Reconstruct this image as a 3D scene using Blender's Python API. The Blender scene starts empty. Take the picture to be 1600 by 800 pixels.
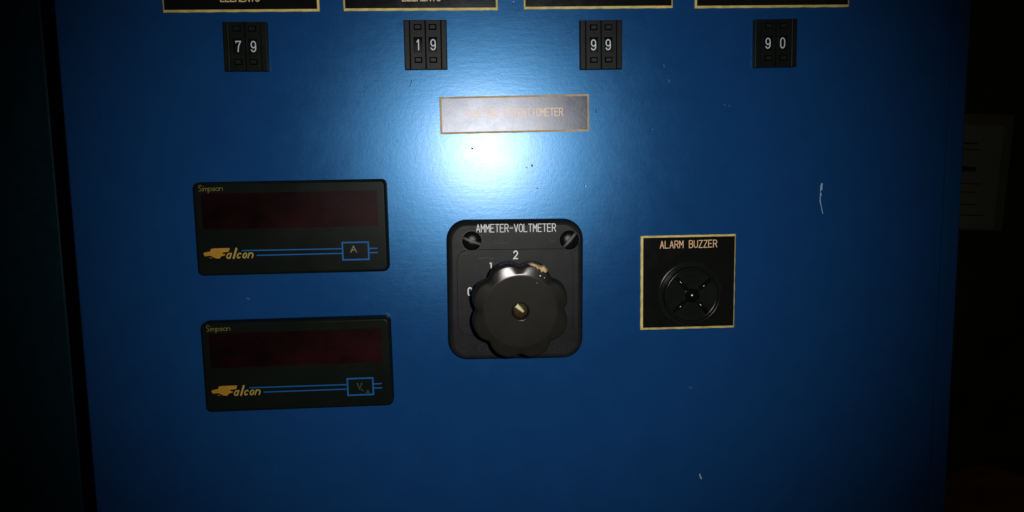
import bpy, bmesh, math, random
from mathutils import Vector, Matrix
random.seed(7)
S = bpy.context.scene
COL = S.collection
PI = math.pi
H = 1.25                      # height of the panel's origin above the floor, metres

# ------------------------------------------------------------------ frame
# panel frame in millimetres: x right, y up, z out of the panel towards the viewer
def M(x, y, z=0.0):
    return Vector((x * .001, -z * .001, y * .001))
def W(x, y, z=0.0):
    return M(x, y, z) + Vector((0, 0, H))

# ------------------------------------------------------------------ materials
def mat(name, base, rough=.5, spec=.5, metal=0., var=0., vscale=150., bumps=(), rvar=0., rscale=200., base2=None, lobes=None, tint=(1., 1., 1.), pits=False):
    """diffuse body under a Fresnel-weighted gloss of one or more Beckmann lobes ((roughness, weight), ...)"""
    m = bpy.data.materials.new(name); m.use_nodes = True
    nt = m.node_tree; N = nt.nodes; L = nt.links
    N.remove(N['Principled BSDF']); out = N['Material Output']
    tc = N.new('ShaderNodeTexCoord')
    def noise(scale, detail=3., rough_=.55, dist=0.):
        n = N.new('ShaderNodeTexNoise'); n.inputs['Scale'].default_value = scale
        n.inputs['Detail'].default_value = detail; n.inputs['Roughness'].default_value = rough_
        n.inputs['Distortion'].default_value = dist
        L.new(tc.outputs['Object'], n.inputs['Vector']); return n
    n = noise(vscale, 4.)
    r = N.new('ShaderNodeValToRGB')
    r.color_ramp.elements[0].position = .3; r.color_ramp.elements[1].position = .7
    lo_, hi_ = (tuple(v * (1 - var) for v in base), tuple(min(1, v * (1 + var)) for v in base)) if base2 is None else (tuple(base), tuple(base2))
    r.color_ramp.elements[0].color = lo_ + (1,); r.color_ramp.elements[1].color = hi_ + (1,)
    L.new(n.outputs['Fac'], r.inputs['Fac'])
    # surface relief
    prev = None
    def bump(src, dist):
        nonlocal prev
        bp = N.new('ShaderNodeBump'); bp.inputs['Strength'].default_value = 1.
        bp.inputs['Distance'].default_value = dist
        L.new(src, bp.inputs['Height'])
        if prev is not None: L.new(prev.outputs['Normal'], bp.inputs['Normal'])
        prev = bp
    for (sc, dist) in bumps: bump(noise(sc, 2.).outputs['Fac'], dist)
    if pits:
        v = N.new('ShaderNodeTexVoronoi'); v.inputs['Scale'].default_value = 62.
        L.new(tc.outputs['Object'], v.inputs['Vector'])
        mr = N.new('ShaderNodeMapRange'); mr.inputs['From Min'].default_value = .0; mr.inputs['From Max'].default_value = .03
        L.new(v.outputs['Distance'], mr.inputs['Value']); bump(mr.outputs['Result'], 6e-5)
        mp = N.new('ShaderNodeMapping'); mp.inputs['Rotation'].default_value = (0, math.radians(24), 0); mp.inputs['Scale'].default_value = (60, 1, 500)
        L.new(tc.outputs['Object'], mp.inputs['Vector'])
        ns = N.new('ShaderNodeTexNoise'); ns.inputs['Scale'].default_value = 1.; ns.inputs['Detail'].default_value = 3.
        L.new(mp.outputs['Vector'], ns.inputs['Vector']); bump(ns.outputs['Fac'], 1.6e-5)
    rnode = noise(rscale, 5., .6, .4) if rvar else None
    df = N.new('ShaderNodeBsdfDiffuse'); L.new(r.outputs['Color'], df.inputs['Color'])
    if prev is not None: L.new(prev.outputs['Normal'], df.inputs['Normal'])
    sh = df.outputs[0]
    fr = N.new('ShaderNodeFresnel'); fr.inputs['IOR'].default_value = 1.5
    if prev is not None: L.new(prev.outputs['Normal'], fr.inputs['Normal'])
    for (rg, wt, tn) in (lobes or ((rough, spec * 2., tint),)):
        gl = N.new('ShaderNodeBsdfGlossy'); gl.distribution = 'BECKMANN'
        gl.inputs['Roughness'].default_value = rg
        if metal: L.new(r.outputs['Color'], gl.inputs['Color'])
        else: gl.inputs['Color'].default_value = tuple(tn) + (1,)
        if rnode:
            mr = N.new('ShaderNodeMapRange')
            mr.inputs['From Min'].default_value = .3; mr.inputs['From Max'].default_value = .7
            mr.inputs['To Min'].default_value = rg - rvar; mr.inputs['To Max'].default_value = rg + rvar
            L.new(rnode.outputs['Fac'], mr.inputs['Value']); L.new(mr.outputs['Result'], gl.inputs['Roughness'])
        if prev is not None: L.new(prev.outputs['Normal'], gl.inputs['Normal'])
        mx = N.new('ShaderNodeMixShader')
        if metal: mx.inputs[0].default_value = metal
        else:
            mu = N.new('ShaderNodeMath'); mu.operation = 'MULTIPLY'; mu.use_clamp = True; mu.inputs[1].default_value = wt
            L.new(fr.outputs[0], mu.inputs[0]); L.new(mu.outputs[0], mx.inputs[0])
        L.new(sh, mx.inputs[1]); L.new(gl.outputs[0], mx.inputs[2]); sh = mx.outputs[0]
    L.new(sh, out.inputs['Surface'])
    return m

MT = dict(
    paint=mat('blue_paint', (.0075, .056, .19), var=.05, vscale=60., bumps=((30., 5e-6), (260., 1.2e-5), (480., 1.5e-5), (1400., 1.2e-5)), rvar=.008, rscale=120.,
              lobes=((.24, .46, (1., .97, .96)), (.335, 2.3, (.16, .54, 1.))), pits=True),
    navy=mat('dark_navy_paint', (.005, .026, .036), .5, .1, var=.15, bumps=((500., 1e-5),)),
    plate=mat('black_engraving_laminate', (.0062, .007, .0062), .305, .7, tint=(.84, .88, 1.), var=.15, vscale=90., bumps=((700., 1.0e-5), (2000., 1.0e-5)), rvar=.012),
    gold=mat('gold_laminate_core', (.70, .55, .17), .55, .3, var=.2, vscale=260., bumps=((900., 1e-5),)),
    tan_gold=mat('tan_gold_core', (.6, .44, .24), .55, .3, var=.22, vscale=260., bumps=((900., 1e-5),)),  # tanner gold for the border of one plate
    letter_gold=mat('gold_engraving', (.74, .6, .3), .6, .2, var=.15, vscale=600.),
    letter_tan=mat('tan_engraving', (.85, .56, .32), .32, .3, var=.15, vscale=600.),
    black=mat('black_moulded_plastic', (.0085, .0105, .009), .4, .1, var=.15, vscale=120., bumps=((1200., 1.0e-5),), rvar=.02),
    bezel=mat('meter_black_plastic', (.0065, .009, .0072), .38, .07, var=.18, vscale=45., bumps=((1500., 7e-6),), rvar=.03, rscale=60.),
    wheel=mat('gloss_black_wheel', (.005, .006, .006), .42, .05, var=.2, bumps=((900., 5e-6),)),
    button=mat('button_black_plastic', (.013, .0155, .0142), .4, .12, var=.15, bumps=((1000., 8e-6),)),
    white=mat('white_print', (.62, .68, .72), .55, .3, var=.06, vscale=900.),
    greywhite=mat('white_engraving', (.84, .86, .86), .6, .15, var=.12, vscale=900.),
    red=mat('dark_red_filter', (.0025, .002, .0018), .38, .05, vscale=38., base2=(.02, .004, .0055), rvar=.03, rscale=45., bumps=((60., 2e-5),)),
    falcon=mat('orange_gold_print', (.44, .23, .025), .5, .1, var=.14, vscale=400.),
    falcon2=mat('gold_print', (.4, .28, .06), .5, .1, var=.12, vscale=500.),
    script=mat('dull_gold_print', (.15, .135, .03), .5, .1, var=.2, vscale=600.),
    blue=mat('blue_print', (.006, .115, .35), .5, .1, var=.08, vscale=500.),
    dim=mat('faint_grey_print', (.13, .15, .11), .6, .1, var=.25, vscale=700.),
    faint=mat('worn_grey_print', (.04, .048, .04), .6, .1, var=.35, vscale=700.),
    switch=mat('switch_black_phenolic', (.0155, .0168, .0162), .4, .09, var=.2, vscale=110., bumps=((300., 2.0e-5), (1400., 1.0e-5)), rvar=.03, rscale=140.),
    lit_relief=mat('lightened_phenolic', (.022, .023, .022), .4, .1, var=.3, vscale=300.),  # same phenolic as the base, lightened so the raised letters look lit
    knob=mat('knob_black_phenolic', (.0148, .0138, .011), .225, .3, lobes=((.225, .48, (1, .93, .91)), (.42, .1, (1, 1, 1))), var=.12, vscale=80., bumps=((700., 5e-6), (2200., 3e-6)), rvar=.02, rscale=150.),
    screw=mat('black_oxide_steel', (.006, .006, .006), .36, .2, var=.3, vscale=500., bumps=((900., 3e-5),)),
    slot=mat('worn_steel', (.09, .09, .09), .5, .3, var=.6, vscale=700., bumps=((900., 4e-5),)),
    brass_glint=mat('brass_glint', (.95, .84, .42), .5, .6, var=.3, vscale=500., bumps=((900., 3e-5),)),  # bright diffuse colour that paints the glint on the screw
    darkbrass=mat('shaded_brass', (.03, .02, .007), .5, .08, var=.4, vscale=500., bumps=((900., 3e-5),)),  # same brass, darkened for the shade inside the hole
    chip=mat('broken_tan_filler', (.30, .19, .075), .8, .2, vscale=420., base2=(.66, .47, .25), bumps=((500., 2.5e-4),)),
    scuff=mat('grey_scuff', (.075, .078, .076), .7, .2, var=.4, vscale=900.),
    buzz=mat('gloss_black_plastic', (.0085, .010, .0088), .25, .2, var=.2, vscale=130., bumps=((900., 6e-6),), rvar=.05),
    hub=mat('polished_black', (.004, .0045, .004), .24, .6, var=.2),
    bare=mat('bare_primer', (.27, .47, .64), .7, .2, var=.3, vscale=900.),
    rubbed=mat('rubbed_blue_paint', (.018, .09, .225), .5, .4, var=.3, vscale=900.),
    gap_black=mat('black_gap_shade', (.0012, .0012, .0012), .95, .02, var=.2),  # near-black that paints the shade in narrow gaps
    paper=mat('aged_paper', (.55, .55, .44), .8, .1, var=.06, vscale=9.),
    sleeve=mat('cloudy_sleeve', (.36, .35, .24), .5, .3, var=.06, vscale=9.),
    ink=mat('faded_ink', (.1, .1, .075), .8, .1, var=.2, vscale=30.),
    wall=mat('dim_brown_wall', (.11, .1, .06), .9, .1, var=.3, vscale=5.),
    wood=mat('brown_boards', (.45, .21, .06), .75, .2, vscale=14., base2=(.24, .1, .03), bumps=((60., 3e-4),)),
    floor=mat('dark_concrete', (.07, .065, .055), .85, .2, var=.2, vscale=6.),
)

# ------------------------------------------------------------------ mesh helpers (panel mm)
class MB:
    def __init__(s): s.v = []; s.f = []
    def add(s, pts):
        i = len(s.v); s.v += [tuple(p) for p in pts]; return list(range(i, i + len(pts)))
    def loft(s, rings, cap_last=True, cap_first=False, closed=True):
        ids = [s.add(r) for r in rings]
        n = len(rings[0])
        for a, b in zip(ids[:-1], ids[1:]):
            for k in range(n if closed else n - 1):
                j = (k + 1) % n
                s.f.append((a[k], a[j], b[j], b[k]))
        if cap_last: s.f.append(tuple(ids[-1]))
        if cap_first: s.f.append(tuple(reversed(ids[0])))
        return ids
    def box(s, x0, x1, y0, y1, z0, z1, bev=0.):
        if bev <= 0:
            s.loft([rect(x0, x1, y0, y1, z0), rect(x0, x1, y0, y1, z1)], True, True)
        else:
            b = bev
            s.loft([rect(x0, x1, y0, y1, z0), rect(x0, x1, y0, y1, z1 - b), rect(x0 + b * .3, x1 - b * .3, y0 + b * .3, y1 - b * .3, z1 - b * .3),
                    rect(x0 + b, x1 - b, y0 + b, y1 - b, z1)], True, True)
    def build(s, name, m, parent=None, loc=None, rot=0., smooth=False, sharp=35.):
        me = bpy.data.meshes.new(name)
        me.from_pydata([M(*p) for p in s.v], [], s.f)
        bm = bmesh.new(); bm.from_mesh(me)
        bmesh.ops.remove_doubles(bm, verts=bm.verts, dist=1e-7)
        bmesh.ops.recalc_face_normals(bm, faces=bm.faces)
        if smooth:
            for f in bm.faces: f.smooth = True
            for e in bm.edges:
                if len(e.link_faces) == 2 and e.calc_face_angle(0.) > math.radians(sharp): e.smooth = False
        bm.to_mesh(me); bm.free()
        me.materials.append(MT[m] if isinstance(m, str) else m)
        o = bpy.data.objects.new(name, me); COL.objects.link(o)
        if smooth:
            wn = o.modifiers.new('even_normals', 'WEIGHTED_NORMAL'); wn.keep_sharp = True; wn.weight = 100
        if parent is not None: o.parent = parent
        if loc is not None: o.location = loc
        if rot: o.rotation_euler = (0, -math.radians(rot), 0)
        return o
    # flat sheets must face the viewer; recalc would guess, so give them no closed volume
def rect(x0, x1, y0, y1, z): return [(x0, y0, z), (x1, y0, z), (x1, y1, z), (x0, y1, z)]
def rrect(cx, cy, w, h, r, z, n=6):
    r = max(.02, min(r, w / 2 - .01, h / 2 - .01)); P = []
    for (sx, sy, a0) in ((1, -1, -90), (1, 1, 0), (-1, 1, 90), (-1, -1, 180)):
        ox, oy = cx + sx * (w / 2 - r), cy + sy * (h / 2 - r)
        for k in range(n + 1):
            a = math.radians(a0 + 90 * k / n); P.append((ox + r * math.cos(a), oy + r * math.sin(a), z))
    return P
def circ(cx, cy, r, z, n=64, a0=0.): return [(cx + r * math.cos(a0 + 2 * PI * k / n), cy + r * math.sin(a0 + 2 * PI * k / n), z) for k in range(n)]

def thing(name, label, cat, x, y, z=0., rot=0., group=None):
    o = bpy.data.objects.new(name, None); COL.objects.link(o)
    o.empty_display_size = .01
    o.location = W(x, y, z); o.rotation_euler = (0, -math.radians(rot), 0)
    o['label'] = label; o['category'] = cat
    if group: o['group'] = group
    return o
def copy_tree(o, parent=None):
    c = o.copy(); COL.objects.link(c)
    if parent is not None: c.parent = parent
    for ch in list(o.children): copy_tree(ch, c)
    return c

# ------------------------------------------------------------------ single-stroke lettering
def arc(cx, cy, rx, ry, a0, a1, n=8):
    return [(cx + rx * math.cos(math.radians(a0 + (a1 - a0) * k / n)), cy + ry * math.sin(math.radians(a0 + (a1 - a0) * k / n))) for k in range(n + 1)]
G = {
 'A': [[(0, 0), (2, 6)], [(2, 6), (4, 0)], [(.75, 2.1), (3.25, 2.1)]],
 'B': [[(0, 0), (0, 6)], [(0, 6), (2.4, 6)] + arc(2.4, 4.6, 1.4, 1.4, 90, -90) + [(0, 3.2)], [(2.4, 3.2)] + arc(2.4, 1.6, 1.6, 1.6, 90, -90) + [(0, 0)]],
 'C': [arc(2, 4, 2, 2, 20, 180) + arc(2, 2, 2, 2, 180, 340)],
 'E': [[(4, 0), (0, 0), (0, 6), (4, 6)], [(0, 3.1), (3.2, 3.1)]],
 'G': [arc(2, 4, 2, 2, 25, 180) + arc(2, 2, 2, 2, 180, 360) + [(4, 2.8), (2.4, 2.8)]],
 'H': [[(0, 0), (0, 6)], [(4, 0), (4, 6)], [(0, 3), (4, 3)]],
 'I': [[(2, 0), (2, 6)]],
 'L': [[(0, 6), (0, 0), (3.8, 0)]],
 'M': [[(0, 0), (0, 6)], [(0, 6), (2, 2.4)], [(2, 2.4), (4, 6)], [(4, 6), (4, 0)]],
 'N': [[(0, 0), (0, 6)], [(0, 6), (4, 0)], [(4, 0), (4, 6)]],
 'O': [arc(2, 4, 2, 2, 0, 180) + arc(2, 2, 2, 2, 180, 360) + [(4, 4)]],
 'P': [[(0, 0), (0, 6)], [(0, 6), (2.4, 6)] + arc(2.4, 4.4, 1.6, 1.6, 90, -90) + [(0, 2.8)]],
 'R': [[(0, 0), (0, 6)], [(0, 6), (2.4, 6)] + arc(2.4, 4.5, 1.5, 1.5, 90, -90) + [(0, 3)], [(2.2, 3), (4, 0)]],
 'S': [arc(2, 4.5, 1.9, 1.5, 25, 260) + arc(2, 1.5, 2, 1.55, 80, -155)],
 'T': [[(0, 6), (4, 6)], [(2, 6), (2, 0)]],
 'U': [[(0, 6), (0, 2)] + arc(2, 2, 2, 2, 180, 360) + [(4, 6)]],
 'V': [[(0, 6), (2, 0)], [(2, 0), (4, 6)]],
 'W': [[(0, 6), (1, 0), (2, 4), (3, 0), (4, 6)]],
 'Z': [[(0, 6), (4, 6)], [(4, 6), (0, 0)], [(0, 0), (4, 0)]],
 '-': [[(.3, 3), (3.7, 3)]],
 '0': [arc(2, 4.1, 1.85, 1.9, 0, 180) + arc(2, 1.9, 1.85, 1.9, 180, 360) + [(3.85, 4.1)]],
 '1': [[(.9, 4.7), (2.2, 6)], [(2.2, 6), (2.2, 0)]],
 '2': [arc(2, 4.2, 1.9, 1.8, 165, -20) + [(0.1, 0), (4, 0)]],
 '7': [[(.1, 5.3), (.1, 6), (4, 6), (2.2, 3), (1.6, 0)]],
 '9': [arc(2, 4.1, 1.9, 1.9, 0, 360, 14) + arc(1.9, 1.95, 2, 1.95, 0, -150, 8)],
 # lower case, for the printed names
 'a': [arc(1.6, 1.55, 1.6, 1.5, 20, 340, 12), [(3.3, 3.1), (3.3, 0)]],
 'l': [[(.6, 6.1), (.6, 0)]],
 'c': [arc(1.7, 1.55, 1.7, 1.5, 45, 315, 10)],
 'o': [arc(1.8, 1.55, 1.75, 1.5, 0, 360, 14)],
 'n': [[(0, 0), (0, 3.1)], [(0, 1.9)] + arc(1.6, 1.6, 1.6, 1.4, 150, 0, 6) + [(3.2, 0)]],
 'i': [[(.5, 0), (.5, 3)], [(.5, 4.4), (.6, 4.7)]],
 'm': [[(0, 0), (0, 3)], [(0, 1.9)] + arc(1., 1.9, 1., 1., 160, 0, 5) + [(2, 0)], [(2, 1.9)] + arc(3., 1.9, 1., 1., 160, 0, 5) + [(4, 0)]],
 'p': [[(0, 3.1), (0, -2)], arc(1.5, 1.5, 1.5, 1.5, 170, -170, 10)],
 's': [[(2.4, 2.6)] + arc(1.3, 2.3, 1., .75, 40, 250, 6) + arc(1.3, .8, 1.1, .8, 70, -150, 6)],
}
def ribbon(mb, pts, w, z, caps=True):
    """one stroke as a flat ribbon with mitred joints and rounded ends"""
    P = [Vector(p) for p in pts]; Q = [P[0]]
    for p in P[1:]:
        if (p - Q[-1]).length > 1e-4: Q.append(p)
    P = Q
    if len(P) < 2: return
    closed = (P[0] - P[-1]).length < 1e-3 and len(P) > 4
    if closed: P = P[:-1]
    n = len(P); Lf = []; Rt = []; h = w / 2
    for i in range(n):
        a = P[i - 1] if (i > 0 or closed) else None
        b = P[(i + 1) % n] if (i < n - 1 or closed) else None
        d1 = (P[i] - a).normalized() if a is not None else None
        d2 = (b - P[i]).normalized() if b is not None else None
        if d1 is None: d1 = d2
        if d2 is None: d2 = d1
        t = d1 + d2
        t = t.normalized() if t.length > 1e-4 else d1
        nn = Vector((-t.y, t.x)); k = max(.45, nn.dot(Vector((-d1.y, d1.x))))
        Lf.append(P[i] + nn * (h / k)); Rt.append(P[i] - nn * (h / k))
    il = mb.add([(p.x, p.y, z) for p in Lf]); ir = mb.add([(p.x, p.y, z) for p in Rt])
    for i in range(n if closed else n - 1):
        j = (i + 1) % n
        mb.f.append((ir[i], ir[j], il[j], il[i]))
    if caps and not closed:
        for (c, d, a, b) in ((P[0], (P[0] - P[1]).normalized(), il[0], ir[0]), (P[-1], (P[-1] - P[-2]).normalized(), ir[-1], il[-1])):
            s = Vector((-d.y, d.x)); pts2 = []
            for k in range(1, 5):
                an = PI * k / 5
                q = c - s * (h * math.cos(an)) + d * (h * math.sin(an)); pts2.append((q.x, q.y, z))
            ii = mb.add(pts2); mb.f.append((a, *ii, b) if True else None)
def glyphs(mb, text, x0, y0, height, total, stroke, z, slant=0., wob=.0, gw=.72, widths=None):
    """monospaced lettering: left end x0, baseline y0, whole width total"""
    n = len(text)
    adv = total / (n - 1 + gw) if n > 1 else total / gw
    g = adv * gw / 4; s = height / 6; k = 0
    for i, ch in enumerate(text):
        if ch == ' ': continue
        ox = x0 + i * adv; oy = y0 + random.uniform(-wob, wob)
        for st in G[ch]:
            k += 1
            pts = [(ox + p[0] * g + slant * p[1] * s, oy + p[1] * s) for p in st]
            ribbon(mb, pts, stroke, z + .006 * (k % 4))
def face_front(o):
    """flat print: all faces turned to the viewer"""
    me = o.data; bm = bmesh.new(); bm.from_mesh(me)
    for f in bm.faces:
        f.normal_update()
        if f.normal.y > 0: f.normal_flip()
    bm.to_mesh(me); bm.free(); return o

# ------------------------------------------------------------------ the cabinet with its blue door
FL = -H * 1000
cab = thing('control_cabinet', 'large blue painted steel cabinet front carrying the meters, switches and nameplates', 'cabinet', 0, FL)
Y0, Y1 = 60., 1650.                      # above the floor
def rounded_sheet(x0, x1, y0, y1, zb, zf, r, n=5):
    mb = MB(); R = []
    for k in range(n + 1):
        a = PI / 2 * k / n; i = r * (1 - math.sin(a)); z = zf - r + r * math.sin(a) if False else zf - r * (1 - math.cos(PI / 2 - a))
        ins = r * (1 - math.cos(a))
        R.append(rect(x0 + ins, x1 - ins, y0 + ins, y1 - ins, zf - r + r * math.sin(a)))
    mb.loft([rect(x0, x1, y0, y1, zb)] + R, True, True)
    return mb
rounded_sheet(-196.3, 245.55, Y0, Y1, -22, 0, 1.6).build('door_panel', 'paint', cab, smooth=True, sharp=50)
rounded_sheet(240.0, 254.9, Y0 + 3, Y1 - 3, -21, -1.1, 1.0).build('edge_strip', 'paint', cab, smooth=True, sharp=50)
b = MB(); b.box(-188, 250, 0, 1700, -420, -22.5); b.build('cabinet_body', 'navy', cab)

def chips(name, strokes, m, z=.03, label=None):
    mb = MB()
    for i, (pts, w) in enumerate(strokes):
        ribbon(mb, [(p[0], p[1] - FL) for p in pts], w, z + .006 * i)
    o = face_front(mb.build(name, m, cab))
    if label: o['label'] = label
chips('paint_scratch', [([(180.05, -16.6), (179.75, -18.2), (179.95, -19.3)], 1.0), ([(179.6, -18.7), (179.45, -20.2)], .55), ([(179.5, -21.3), (179.65, -22.6)], .75),
     ([(179.3, -23.2), (179.45, -25.2), (179.8, -27.2)], .5), ([(179.7, -26.8), (180.35, -29.4), (181.0, -31.8)], .38), ([(179.2, -25.3), (179.5, -26.4)], .3)], 'bare',
     label='pale vertical scratch in the blue paint')
chips('paint_scratch', [([(118.35, -169.6), (118.8, -171.0), (119.3, -172.0)], .75)], 'bare', label='short pale nick low on the panel')
for _st in [([(97.6, 44.2), (97.9, 43.0)], .4), ([(100.1, 36.8), (100.6, 35.6)], .5), ([(128.4, 24.3), (128.9, 23.9)], .45), ([(131.0, 23.9), (131.4, 23.2)], .4),
            ([(-113.5, -68.5), (-112.4, -68.9)], .7), ([(110.9, -157.4), (111.1, -157.7)], .35), ([(112.5, -121.5), (113.6, -122.6)], .8)]:
    chips('paint_scuff', [_st], 'rubbed')
chips('paint_scratch', [([(178.85, -48.9), (179.0, -49.9)], .5)], 'paint')
chips('paint_scratch', [([(-27.9, 38.3), (-27.6, 37.2), (-28.3, 36.2), (-28.8, 35.0)], .28)], 'navy', label='dark hairline nick below the 19 thumbwheel')
for _st in [([(1.1, 4.5), (1.5, 4.2)], .8), ([(31.0, -4.4), (31.2, -4.9)], .8), ([(28.3, -5.6), (28.6, -5.8)], .5), ([(63.5, 22.6), (63.7, 21.2)], .4),
            ([(33.5, -16.0), (33.8, -16.2)], .5), ([(-36.0, 9.0), (-35.8, 8.7)], .35)]:
    chips('paint_pit', [_st], 'navy')

# ------------------------------------------------------------------ nameplates
def jitter_ring(outer, inner, z, mb, amp=.09, step=1.5):
    """the bevelled gold margin of an engraved plate, its edges slightly uneven"""
    def walk(r):
        x0, x1, y0, y1 = r; P = []
        cs = [(x0, y0), (x1, y0), (x1, y1), (x0, y1)]
        for k in range(4):
            a, b2 = cs[k], cs[(k + 1) % 4]; n = max(2, int(math.dist(a, b2) / step))
            for i in range(n): P.append((a[0] + (b2[0] - a[0]) * i / n, a[1] + (b2[1] - a[1]) * i / n))
        return P
    O = walk(outer); n = len(O); x0, x1, y0, y1 = inner; X0, X1, Y0_, Y1_ = outer
    I = [(x0 + (p[0] - X0) / (X1 - X0) * (x1 - x0), y0 + (p[1] - Y0_) / (Y1_ - Y0_) * (y1 - y0)) for p in O]
    ph = [random.uniform(0, 6.28) for _ in range(4)]
    def wob(p, s): return (p[0] + s * amp * (math.sin(p[1] * .9 + ph[0]) * .5 + random.uniform(-.5, .5)), p[1] + s * amp * (math.sin(p[0] * .55 + ph[1]) * .7 + random.uniform(-.5, .5)))
    Oj = [wob(p, 1.) for p in O]; Ij = [wob(p, .6) for p in I]
    mb.loft([[(p[0], p[1], .05) for p in Oj], [(p[0], p[1], z - .45) for p in Oj], [(p[0], p[1], z) for p in Ij]], cap_last=False)
def nameplate(label, x0, x1, y0, y1, text, margins, rot=0., gold='gold', lett='letter_gold', group=None, t=1.6, cat='nameplate'):
    cx, cy = (x0 + x1) / 2, (y0 + y1) / 2; w, h = x1 - x0, y1 - y0
    r = thing('nameplate', label, cat, cx, cy, 0, rot, group)
    l, ri, bo, to = margins
    inner = (-w / 2 + l, w / 2 - ri, -h / 2 + bo, h / 2 - to)
    mb = MB(); mb.box(-w / 2 + .3, w / 2 - .3, -h / 2 + .3, h / 2 - .3, 0, t - .5)
    mb.loft([rect(*[inner[0] - .2, inner[1] + .2, inner[2] - .2, inner[3] + .2], t - .45), rect(*inner, t + .03)], True, True)
    mb.build('plate_face', 'plate', r)
    mb = MB(); jitter_ring((-w / 2, w / 2, -h / 2, h / 2), inner, t, mb); mb.build('border', gold, r)
    mb = MB()
    for (s, xl, yb, hh, tot, sw) in text: glyphs(mb, s, xl - cx, yb - cy, hh, tot, sw, t + .06, wob=.05)
    if text: face_front(mb.build('lettering', lett, r))
    return r
GP = 'black gold-edged nameplates in a row along the top'
mg = (.7, 1.0, 1.05, 1.0)
nameplate('black gold-edged nameplate lettered ELEMENTS above the 79 thumbwheel switch', -144.75, -70.8, 71.15, 91.5, [('ELEMENTS', -117.3, 75.95, 3.6, 18.2, .52)], mg, -.02, group=GP)
nameplate('black gold-edged nameplate lettered ELEMENTS above the 19 thumbwheel switch', -59.2, 15.3, 71.15, 91.5, [('ELEMENTS', -30.8, 75.6, 3.6, 18.3, .52)], (.8, .9, 1.1, 1.0), -.1, group=GP)
nameplate('black gold-edged nameplate without visible lettering above the 99 thumbwheel switch', 28.1, 101.6, 71.4, 91.5, [], (.7, .7, 1.05, 1.0), .05, group=GP)
nameplate('black gold-edged nameplate without visible lettering above the 90 thumbwheel switch', 112.75, 190.5, 71.25, 91.5, [], (.9, .7, 1.05, 1.0), .05, group=GP)
nameplate('gold-edged nameplate reading BIASING POTENTIOMETER in the bright glare', -14.3, 59.85, 11.75, 29.95, [('BIASING POTENTIOMETER', -.5, 19.6, 3.75, 47.1, .42)], (1.0, .9, .95, .95), .38, gold='tan_gold', lett='letter_tan')
nameplate('square black nameplate reading ALARM BUZZER around the round buzzer', 86.1, 135.2, -90.05, -41.35, [('ALARM BUZZER', 96.0, -47.75, 3.6, 29.3, .4)], (1.15, .6, 1.1, .95), -.05, lett='letter_tan')

# ------------------------------------------------------------------ thumbwheel switches
def digit_obj(ch, mod, cx, y, w=2.2, h=4.8, st=.5):
    mb = MB()
    s = h / 6; g = w / 4
    for k, stx in enumerate(G[ch]):
        pp = [(cx + (p[0] - 2) * g, y + (p[1] - 3) * s) for p in stx]; fine = [pp[0]]
        for a, b2 in zip(pp[:-1], pp[1:]):
            n = max(1, int(math.dist(a, b2) / .35))
            fine += [(a[0] + (b2[0] - a[0]) * i / n, a[1] + (b2[1] - a[1]) * i / n) for i in range(1, n + 1)]
        ribbon(mb, fine, st, .006 * k)
    zf = lambda yy: 2.75 + 1.25 * math.sqrt(max(0., 1 - ((yy) / 5.2) ** 2)) - 1.25
    mb.v = [(p[0], p[1], zf(p[1]) + .06 + p[2]) for p in mb.v]
    return face_front(mb.build('digit', 'white', mod))
def thumbwheel(label, cx, cy, digits, rot=0., sx=1., sy=1.):
    r = thing('thumbwheel_switch', label, 'thumbwheel switch', cx, cy, 0, rot, 'thumbwheel switches under the top nameplates')
    Hh = 11.75 * sy; w = 10.3 * sx; mw = 7.45 * sx
    for s in (-1, 1):
        mb = MB(); a, c = (-w, -mw - .12) if s < 0 else (mw + .12, w)
        mb.box(a, c, -Hh, Hh, 0, 3.9, .35); mb.build('end_cap', 'black', r)
    for s, ch in zip((-1, 1), digits):
        x0, x1 = (-mw, -.13) if s < 0 else (.13, mw); c = (x0 + x1) / 2 + (.15 if s < 0 else -.25)
        mb = MB()
        # body with a window opening
        wx0, wx1, wy0, wy1 = c - 2.1, c + 2.1, -3.7, 3.7
        zt = 3.75; b = .25
        outer = rect(x0 + b, x1 - b, -Hh + b, Hh - b, zt); inner = rect(wx0, wx1, wy0, wy1, zt)
        mb.loft([rect(x0, x1, -Hh, Hh, 0), rect(x0, x1, -Hh, Hh, zt - b), outer, inner, rect(wx0 + .25, wx1 - .25, wy0 + .3, wy1 - .3, 1.6)], cap_last=False, cap_first=False)
        mod = mb.build('switch_module', 'black', r)
        # curved wheel behind the window
        mb = MB(); R = []
        for k in range(13):
            yy = -3.7 + 7.4 * k / 12; z = 2.75 + 1.25 * math.sqrt(1 - (yy / 5.2) ** 2) - 1.25
            R.append([(wx0 + .05, yy, z), (wx1 - .05, yy, z)])
        mb.loft(R, cap_last=False, closed=False)
        face_front(mb.build('digit_wheel', 'wheel', mod, smooth=True, sharp=80))
        digit_obj(ch, mod, c + .05, .15)
        for yb in (8.35, -7.25):
            mb = MB(); q = 1.9; hh = 1.4
            # black sheet painting the shaded gap, and a wedge-shaped press pad
            def rr_(i, z): return rect(c - q + i, c + q - i, yb - hh + i, yb + hh - i, z)
            mb.loft([rr_(0, zt - .1), rr_(0, zt + .03)], True); mb.build('button_gap_shade', 'gap_black', mod); mb = MB()
            mb.loft([rr_(.45, zt - .05), rr_(.45, zt + .5), rr_(.7, zt + .72)], True, True)
            mb.build('button', 'button', mod)
    return r
thumbwheel('black two-digit thumbwheel switch showing 79', -106.35, 54.55, '79', -.55, 1.0, .985)
thumbwheel('black two-digit thumbwheel switch showing 19', -20.15, 54.55, '19', -.2)
thumbwheel('black two-digit thumbwheel switch showing 99', 65.65, 53.7, '99', .2, 1.01)
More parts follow.
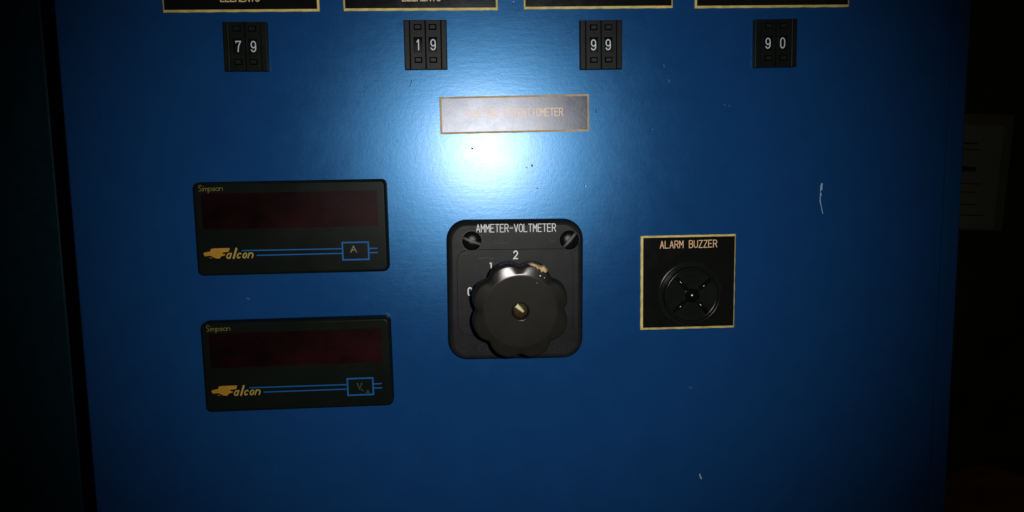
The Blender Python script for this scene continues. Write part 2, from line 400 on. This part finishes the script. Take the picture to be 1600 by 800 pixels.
thumbwheel('black two-digit thumbwheel switch showing 90', 153.0, 53.65, '90', .4, 1.03, .99)

# ------------------------------------------------------------------ panel meters
def meter(label, cx, cy, unit, rot=0.):
    r = thing('panel_meter', label, 'panel meter', cx, cy, 0, rot, 'digital panel meters stacked on the left')
    w, h, zt = 93.3, 45.75, 7.
    mb = MB()
    mb.loft([rrect(0, 0, w, h, 2.6, 0), rrect(0, 0, w, h, 2.6, zt - 1.6), rrect(0, 0, w - .5, h - .5, 2.5, zt - .7), rrect(0, 0, w - 1.8, h - 1.8, 2.2, zt - .15),
             rrect(0, 0, w - 2.9, h - 2.9, 1.9, zt)], True, True)
    mb.build('bezel', 'bezel', r, smooth=True, sharp=25)
    mb = MB(); mb.loft([rrect(-.2, 8.7, 85., 17.5, .5, zt - .2), rrect(-.2, 8.7, 85., 17.5, .5, zt + .06)], True)
    mb.build('display_window', 'red', r)
    # blue double line with the unit box
    mb = MB(); z = zt + .05
    ribbon(mb, [(-24.6, -10.75), (24.4, -10.95)], .55, z, False); ribbon(mb, [(-17.6, -13.25), (24.4, -13.25)], .55, z, False)
    ribbon(mb, [(-27.6, -10.75), (-26.9, -10.75)], .5, z, False)
    ribbon(mb, [(36.9, -11.1), (41.4, -11.1)], .55, z, False); ribbon(mb, [(36.9, -13.25), (41.4, -13.25)], .55, z, False)
    X0, X1, YA, YB, t = 24.3, 37.0, -16.5, -7.95, .36
    i0 = mb.add(rect(X0 - t, X1 + t, YA - t, YB + t, z + .02)); i1 = mb.add(rect(X0 + t, X1 - t, YA + t, YB - t, z + .02))
    for k in range(4): j = (k + 1) % 4; mb.f.append((i0[k], i0[j], i1[j], i1[k]))
    face_front(mb.build('line_graphic', 'blue', r))
    # bird-head emblem that forms the F, then the rest of the word
    def C(u, v): return (-43.24 + (u - 240) * .02307, -12.05 - (v + .022 * (u - 240) - 360) * .0236)
    E_ = [(240, 352), (262, 328), (330, 315), (388, 302), (402, 252), (480, 240), (800, 232), (768, 312), (652, 322), (636, 342), (646, 356), (694, 356), (688, 384), (640, 398), (604, 408),
          (582, 446), (540, 452), (478, 442), (440, 425), (392, 396), (352, 394), (318, 402), (300, 396), (270, 408)]
    mb = MB(); ids = mb.add([(*C(*p), z) for p in E_]); mb.f.append(tuple(ids))
    ids = mb.add([(*C(*p), z) for p in ((352, 430), (392, 438), (420, 446), (388, 452))]); mb.f.append(tuple(ids))
    face_front(mb.build('bird_emblem', 'falcon', r))
    mb = MB(); y0 = -14.6; sc = .77; sl = .34
    for ch, u, gx in (('a', 712, .53), ('l', 850, .6), ('c', 932, .47), ('o', 1050, .46), ('n', 1166, .64)):
        x0 = C(u, 440)[0]
        for k, st in enumerate(G[ch]):
            ribbon(mb, [(x0 + p[0] * gx + sl * p[1] * sc, y0 + p[1] * sc + .25) for p in st], .66 if ch != 'l' else .95, z + .006 * (k + 1))
    face_front(mb.build('word_lettering', 'falcon2', r))
    # small script name at the top left corner
    mb = MB(); x = -43.45; yb = 18.75; s = .5
    big = [[(2.6, 4.7), (2.2, 5.4), (1.2, 5.6), (.2, 4.8), (.1, 3.7), (.9, 2.9), (2.0, 2.2), (2.3, 1.2), (1.6, .1), (.6, -.2), (-.1, .3)]]
    for st in big: ribbon(mb, [(x + p[0] * s, yb + p[1] * s) for p in st], .3, z)
    x += 1.5
    for ch, wd in (('i', .75), ('m', 2.3), ('p', 1.85), ('s', 1.5), ('o', 1.9), ('n', 1.8)):
        for k, st in enumerate(G[ch]): ribbon(mb, [(x + (p[0] + .18 * p[1]) * s * (.95), yb + p[1] * s * .95) for p in st], .3, z + .006 * (k + 1))
        x += wd * .99
    face_front(mb.build('maker_lettering', 'script', r))
    mb = MB()
    if unit == 'A':
        for k, st in enumerate(G['A']): ribbon(mb, [(28.3 + p[0] * .68, -12.75 + p[1] * .5) for p in st], .62, z + .006 * k)
        face_front(mb.build('unit_letter', 'dim', r))
    else:
        for k, st in enumerate(G['V']): ribbon(mb, [(29.2 + p[0] * .55, -13.5 + p[1] * .5) for p in st], .6, z + .006 * k)
        ribbon(mb, [(31.2, -13.7), (31.9, -14.5)], .45, z)
        for k, st in enumerate(G['A']): ribbon(mb, [(33.3 + p[0] * .5, -16.0 + p[1] * .3) for p in st], .42, z + .006 * k)
        face_front(mb.build('unit_letter', 'faint', r))
    return r
meter('upper black panel meter with dark red window and the letter A in its blue box', -88.05, -32.8, 'A', .05)
meter('lower black panel meter with dark red window and a faint V in its blue box', -88.5, -101.85, 'V', .35)

# ------------------------------------------------------------------ rotary selector switch
SX, SY = 21.45, -66.75
sel = thing('selector_switch', 'black square rotary selector switch lettered AMMETER-VOLTMETER with a large lobed knob', 'selector switch', SX, SY, 0, -.6)
mb = MB(); w, h = 68.6, 71.
R = [rrect(0, 0, w, h, 10., 0, 10), rrect(0, 0, w, h, 10., 3.2, 10)]
for k in range(1, 7):
    a = PI / 2 * k / 6; R.append(rrect(0, 0, w - 2 * 2.6 * (1 - math.cos(a)), h - 2 * 2.6 * (1 - math.cos(a)), 10. - 2.2 * (1 - math.cos(a)), 3.2 + 5.6 * math.sin(a), 10))
R.append(rrect(0, 0, w - 6.4, h - 6.4, 7.4, 8.95, 10)); 
mb.loft(R, True, True); mb.build('base_plate', 'switch', sel, smooth=True, sharp=30)
mb = MB(); mb.loft([rrect(-.2, -.6, 58.2, 43.6, 6., 8.9, 8), rrect(-.2, -.6, 57.6, 43., 5.8, 9.2, 8)], True); mb.build('dial_plate', 'switch', sel, smooth=True, sharp=30)
mb = MB(); glyphs(mb, 'AMMETER-VOLTMETER', -19.35, 29.75, 3.75, 39.3, .37, 9.02, gw=.72)
face_front(mb.build('lettering', 'greywhite', sel))
def dial_num(ch, x, y, w_, h_):
    mb = MB()
    for k, st in enumerate(G[ch]): ribbon(mb, [(x + (p[0] - 2) * w_ / 4, y + (p[1] - 3) * h_ / 6) for p in st], .6, 9.27)
    face_front(mb.build('dial_number', 'greywhite', sel))
dial_num('2', 0, 18.3, 1.9, 3.8); dial_num('1', -12.3, 13.15, 1.7, 3.4); dial_num('0', -22.9, .1, 2.0, 3.9)
# moulded name along the lower edge, partly behind the knob
mb = MB(); glyphs(mb, 'ELECTROSWITCH', -27.6, -30.2, 3.2, 54., .5, 9.05, gw=.62)
o = mb.build('moulded_lettering', 'lit_relief', sel)
face_front(o)
md = o.modifiers.new('raise', 'SOLIDIFY'); md.thickness = .0005; md.offset = 1
# worn marks
for _p, _w, _z in (([(-10.4, 24.2), (-9.6, 24.25)], .35, 9.03), ([(-8.2, 24.25), (-6.5, 24.3), (-3.4, 24.35)], .3, 9.03), ([(-18.2, 16.6), (-15.0, 17.0), (-11.2, 16.6)], .5, 9.25),
                   ([(-27.5, 18.6), (-25.5, 19.2), (-22.6, 19.3)], .25, 9.24), ([(17.0, 24.8), (20., 24.9)], .2, 9.03), ([(24.6, 18.9), (27.0, 19.6)], .22, 9.24)):
    mb = MB(); ribbon(mb, _p, _w, _z); face_front(mb.build('scuff_mark', 'scuff', sel))
def screw(x, y, ang):
    # a fillister head standing in a round counterbore ring
    mb = MB(); n = 40
    mb.loft([circ(x, y, 5.35, 8.9, n), circ(x, y, 5.25, 9.15, n), circ(x, y, 4.95, 9.15, n), circ(x, y, 4.85, 8.95, n)], False)
    for k in (0,):
        rr = [(4.75, 8.9), (4.75, 9.5), (4.4, 10.2), (3.6, 10.75), (2.2, 11.15), (.8, 11.3)]
        mb.loft([circ(x, y, a, z, n) for a, z in rr], True)
    s = mb.build('screw', 'screw', sel, smooth=True, sharp=50)
    mb = MB(); d = Vector((math.cos(math.radians(ang)), math.sin(math.radians(ang)))); q = Vector((-d.y, d.x)); R = []
    for k in range(13):
        t = -4.55 + 9.1 * k / 12; r_ = abs(t)
        z = 11.36 - .2 * (r_ / 2.2) if r_ < 2.2 else (11.16 - .4 * (r_ - 2.2) / 1.4 if r_ < 3.6 else 10.76 - .56 * (r_ - 3.6) / .8)
        z += .06
        a = Vector((x, y)) + d * t
        R.append([(a.x - q.x * .62, a.y - q.y * .62, z), (a.x - q.x * .5, a.y - q.y * .5, z + .06), (a.x + q.x * .5, a.y + q.y * .5, z + .06), (a.x + q.x * .62, a.y + q.y * .62, z)])
    mb.loft(R, False, False, closed=False)
    face_front(mb.build('slot', 'slot', s))
screw(-21.65, 25.5, -21); screw(26.75, 25.4, 49)
# the knob
KX, KY = -.2, -2.5
NL = 160
def lobe(th, rl, d):
    u = ((math.degrees(th)) % 45.) / 45.; u = abs(u - .5) * 2   # 1 in a notch, 0 on a lobe
    u = math.sqrt(u * u * .94 + .0) 
    v = u ** 2.3
    # ease the cusp in the notch
    if u > .8: v = .8 ** 2.3 + (u - .8) * 2.3 * .8 ** 1.3 * (1 - (u - .8) * 2.6)
    return rl - d * v
RA = random.Random(3); LV = [RA.uniform(-.25, .25) for _ in range(9)]
def kring(rl, d, z, mul=1.):
    P = []
    for k in range(NL):
        th = 2 * PI * k / NL + math.radians(-1.0)
        P.append((KX + lobe(th, rl, d) * mul * math.cos(th), KY + lobe(th, rl, d) * mul * math.sin(th), z))
    return P
KZ = 50.
mb = MB()
R = [kring(21.8, 3.0, 39.), kring(22.7, 3.2, 39.5), kring(22.9, 3.2, 41.), kring(22.7, 3.2, 44.), kring(22.4, 3.2, KZ - 3.), kring(22.2, 3.2, KZ - 1.5), kring(21.8, 3.15, KZ - 1.0), kring(20.9, 2.9, KZ - .66)]
R += [circ(KX, KY, 17.2, KZ - .15, NL), circ(KX, KY, 16.7, KZ - .06, NL), circ(KX, KY, 15.8, KZ, NL), circ(KX, KY, 4.3, KZ, NL), circ(KX, KY, 4.0, KZ - .1, NL), circ(KX, KY, 3.75, KZ - .5, NL), circ(KX, KY, 3.5, KZ - 2.2, NL), circ(KX, KY, 3.45, KZ - 3.2, NL)]
mb.loft(R, cap_last=False, cap_first=True)
knob = mb.build('knob', 'knob', sel, smooth=True, sharp=50)
mb = MB(); mb.loft([circ(KX, KY, 13.5, 9., 48), circ(KX, KY, 13.5, 20., 48), circ(KX, KY, 11., 39.1, 48)], True); mb.build('knob_boss', 'switch', sel, smooth=True, sharp=40)
# brass screw sunk in the middle of the knob; its glint is a painted bright piece
mb = MB()
mb.loft([circ(KX, KY, 3.44, KZ - 3.0, 40), circ(KX, KY, 3.2, KZ - 2.4, 40), circ(KX, KY, 2.2, KZ - 2.0, 40), circ(KX, KY, .5, KZ - 1.9, 40)], True)
mb.build('brass_screw', 'darkbrass', knob, smooth=True, sharp=40)
mb = MB(); d = Vector((math.cos(math.radians(-42)), math.sin(math.radians(-42)))); q = Vector((-d.y, d.x)); c0 = Vector((KX - .15, KY + 1.0)); R = []
for k in range(9):
    t = -2.3 + 4.4 * k / 8; a = c0 + d * t; wv = 1.05 - .5 * (k / 8)
    R.append([(a.x - q.x * wv, a.y - q.y * wv, KZ - 1.95), (a.x - q.x * wv * .6, a.y - q.y * wv * .6, KZ - 1.35), (a.x + q.x * wv * .5, a.y + q.y * wv * .5, KZ - 1.0), (a.x + q.x * wv, a.y + q.y * wv, KZ - 1.9)])
mb.loft(R, False, False, closed=False); mb.build('screw_glint', 'brass_glint', knob, smooth=True, sharp=60)
# broken corner of the knob showing the tan filler
mb = MB()
rr = random.Random(11)
def lump(cx, cy, rx, ry, z0, z1, rot, n=14):
    rg = []
    jit = [rr.uniform(.78, 1.15) for _ in range(n)]
    for s, z in ((1.0, z0), (1.02, z0 + (z1 - z0) * .6), (.72, z1), (.3, z1 + .15)):
        P = []
        for k in range(n):
            a = 2 * PI * k / n; x = rx * math.cos(a) * jit[k] * s; y = ry * math.sin(a) * jit[k] * s
            c, s_ = math.cos(rot), math.sin(rot); P.append((cx + x * c - y * s_, cy + x * s_ + y * c, z + rr.uniform(-.15, .15)))
        rg.append(P)
    mb.loft(rg, True)
lump(KX + 6.2, KY + 20.5, 2.5, 1.15, KZ - 3.2, KZ - .9, math.radians(-22))
lump(KX + 9.9, KY + 18.6, 2.5, 2.1, KZ - 3.2, KZ - .75, math.radians(-8))
lump(KX + 8.0, KY + 19.3, 1.6, 1.7, KZ - 3.2, KZ - .8, math.radians(-30))
mb.build('chipped_edge', 'chip', knob, smooth=True, sharp=30)['label'] = 'broken tan edge of the knob'
mb = MB()
for (x, y, s) in ((8.9, 16.1, .36), (10.8, 15.2, .2), (7.4, 13.0, .14)):
    zz = KZ + .05 if math.hypot(x, y) < 16 else KZ - .05 - (math.hypot(x, y) - 16.6) * .16
    ids = mb.add([(KX + x + s * math.cos(a), KY + y + s * .8 * math.sin(a), zz + .16) for a in [2 * PI * k / 8 for k in range(8)]]); mb.f.append(tuple(ids))
face_front(mb.build('white_speck', 'white', knob))

# ------------------------------------------------------------------ alarm buzzer
bz = thing('alarm_buzzer', 'round glossy black buzzer with four spokes and a polished centre button', 'buzzer', 111.7, -71.9, 1.63, -1)
def lathe(prof, n=72, cx=0., cy=0.):
    mb = MB(); mb.loft([circ(cx, cy, r_, z, n) for r_, z in prof], True); return mb
lathe([(17.1, -.05), (17.0, .5), (16.5, .8), (15.2, .9)]).build('flange', 'buzz', bz, smooth=True, sharp=50)
lathe([(14.6, 1.4), (14.6, 4.6), (14.45, 5.2), (14.0, 5.55), (13.5, 5.45), (13.2, 5.0), (13.05, 3.6), (12.6, 3.3), (5., 3.6), (.5, 3.7)]).build('rim_and_face', 'buzz', bz, smooth=True, sharp=50)
for k in range(4):
    an = math.radians(42 + 90 * k); d = Vector((math.cos(an), math.sin(an))); q = Vector((-d.y, d.x)); mb = MB(); R = []
    for i in range(9):
        t = i / 8; rr_ = 3.4 + 9.2 * t; wv = 1.2 * (.55 + .45 * math.sin(PI * (.1 + .8 * t))); hz = 3.3 + 2.3 * math.sin(PI * (.06 + .88 * t))
        ring = []
        for j in range(9):
            ph = PI * j / 8; ring.append((d.x * rr_ + q.x * wv * math.cos(ph), d.y * rr_ + q.y * wv * math.cos(ph), 3.2 + (hz - 3.2) * math.sin(ph)))
        R.append(ring)
    mb.loft(R, False, False, closed=False); ids = mb.add(R[-1]); mb.f.append(tuple(ids))
    mb.build('spoke', 'hub', bz, smooth=True, sharp=60)
lathe([(3.6, 3.4), (3.6, 5.0), (3.35, 5.8), (2.75, 6.5), (1.9, 7.1), (1.0, 7.4), (.3, 7.5)], 40).build('centre_button', 'hub', bz, smooth=True, sharp=60)

# ------------------------------------------------------------------ neighbour on the left
nb = thing('neighbouring_cabinet', 'dark navy cabinet standing left of the blue one behind a narrow black gap', 'cabinet', -202.1, FL)
mb = MB(); mb.loft([[(-460, 60, -420), (-2., 60, -420), (-2., 1650, -420), (-460, 1650, -420)], [(-460, 60, -130), (-2., 60, -24), (-2., 1650, -24), (-460, 1650, -130)],
                    [(-459, 61, -128), (-.6, 61, -.8), (-.6, 1649, -.8), (-459, 1649, -128)], [(-458, 62, -127), (-1.2, 62, -.3), (-1.2, 1649, -.3), (-458, 1649, -127)]], True, True)
mb.build('door_panel', 'navy', nb)
mb = MB(); mb.box(-460, -10, 0, 1700, -600, -420.5); mb.build('cabinet_body', 'navy', nb)
mb = MB(); mb.box(-.55, 3.2, 60, 1650, -300, -1.2); mb.build('cabinet_gap_shade', 'gap_black', nb)  # black strip added so the gap between the cabinets stays dark

# ------------------------------------------------------------------ the dark room behind on the right
def struct(name, mb, m): o = mb.build(name, m); o['kind'] = 'structure'; o.location = (0, 0, H); return o
mb = MB(); mb.box(-2500, 4000, FL, 1600, -1760, -1640); struct('wall', mb, 'wall')
mb = MB(); mb.box(-2500, 4000, FL - 100, FL, -1640, 1500); struct('floor', mb, 'floor')
nt = thing('notice', 'dim paper notice in a cloudy sleeve hanging on the dark wall', 'notice', 1334, -62, -1640, -3.2)
mb = MB(); mb.box(-150, 71, -152, 150, .5, 3, .8); mb.build('sleeve', 'sleeve', nt)
mb = MB(); mb.box(-140, 46, -147, 121, 3.2, 3.6); mb.build('paper_sheet', 'paper', nt)
mb = MB()
for (x0, x1, y, w_) in ((-110, -22, 74, 4), (-110, -12, 58, 2.5), (-110, -18, 8, 13), (-110, 0, -30, 2.5), (-110, -14, -52, 2.5), (-110, -6, -84, 2.5), (-110, 14, -112, 2.5)):
    ribbon(mb, [(x0, y), (x1, y)], w_, 3.9, False)
face_front(mb.build('printed_line', 'ink', nt))
cr = thing('wooden_crate', 'dim brown boarded crate on the floor behind the cabinet edge', 'crate', 1330, FL, -1380, 0)
cr.rotation_euler = (0, 0, math.radians(24)); hh = 385
mb = MB(); mb.box(-230, 190, 0, hh, -230, 0)
mb.build('crate_body', 'wood', cr)
for k in range(5):
    mb = MB(); mb.box(-236, 196, hh - 78 - 84 * k, hh - 4 - 84 * k, .5, 14, 3); mb.build('board', 'wood', cr)

# ------------------------------------------------------------------ camera and the phone's flash
q = [math.radians(a) for a in (-7.05158974, -2.86473443, -0.96549455)]
Rc = Matrix.Rotation(q[1], 3, 'Y') @ Matrix.Rotation(q[0], 3, 'X') @ Matrix.Rotation(q[2], 3, 'Z')
B = Matrix(((1, 0, 0), (0, 0, -1), (0, 1, 0)))
cam_d = bpy.data.cameras.new('camera'); cam = bpy.data.objects.new('camera', cam_d); COL.objects.link(cam)
cam_d.sensor_fit = 'HORIZONTAL'; cam_d.sensor_width = 36.; cam_d.lens = 36. * 1256. / 1600.
cam_d.clip_start = .01; cam_d.clip_end = 50.
mw = (B @ Rc).to_4x4(); mw.translation = W(0, 0, 405); cam.matrix_world = mw
S.camera = cam
ld = bpy.data.lights.new('phone_flash', 'SPOT'); lo = bpy.data.objects.new('phone_flash', ld); COL.objects.link(lo)
ld.energy = 4.4; ld.spot_size = math.radians(71.5); ld.spot_blend = 1.; ld.shadow_soft_size = .003; ld.color = (1., .985, .97)
mw2 = (B @ Rc @ Matrix.Rotation(math.radians(2.7), 3, 'Y') @ Matrix.Rotation(math.radians(.5), 3, 'X')).to_4x4(); mw2.translation = W(15, 7, 405); lo.matrix_world = mw2

w = bpy.data.worlds.new('World'); S.world = w; w.use_nodes = True
bg = w.node_tree.nodes['Background']; bg.inputs[0].default_value = (.85, .82, .62, 1); bg.inputs[1].default_value = .0095
S.view_settings.view_transform = 'Standard'; S.view_settings.look = 'None'; S.view_settings.exposure = 0; S.view_settings.gamma = 1
S.cycles.max_bounces = 4
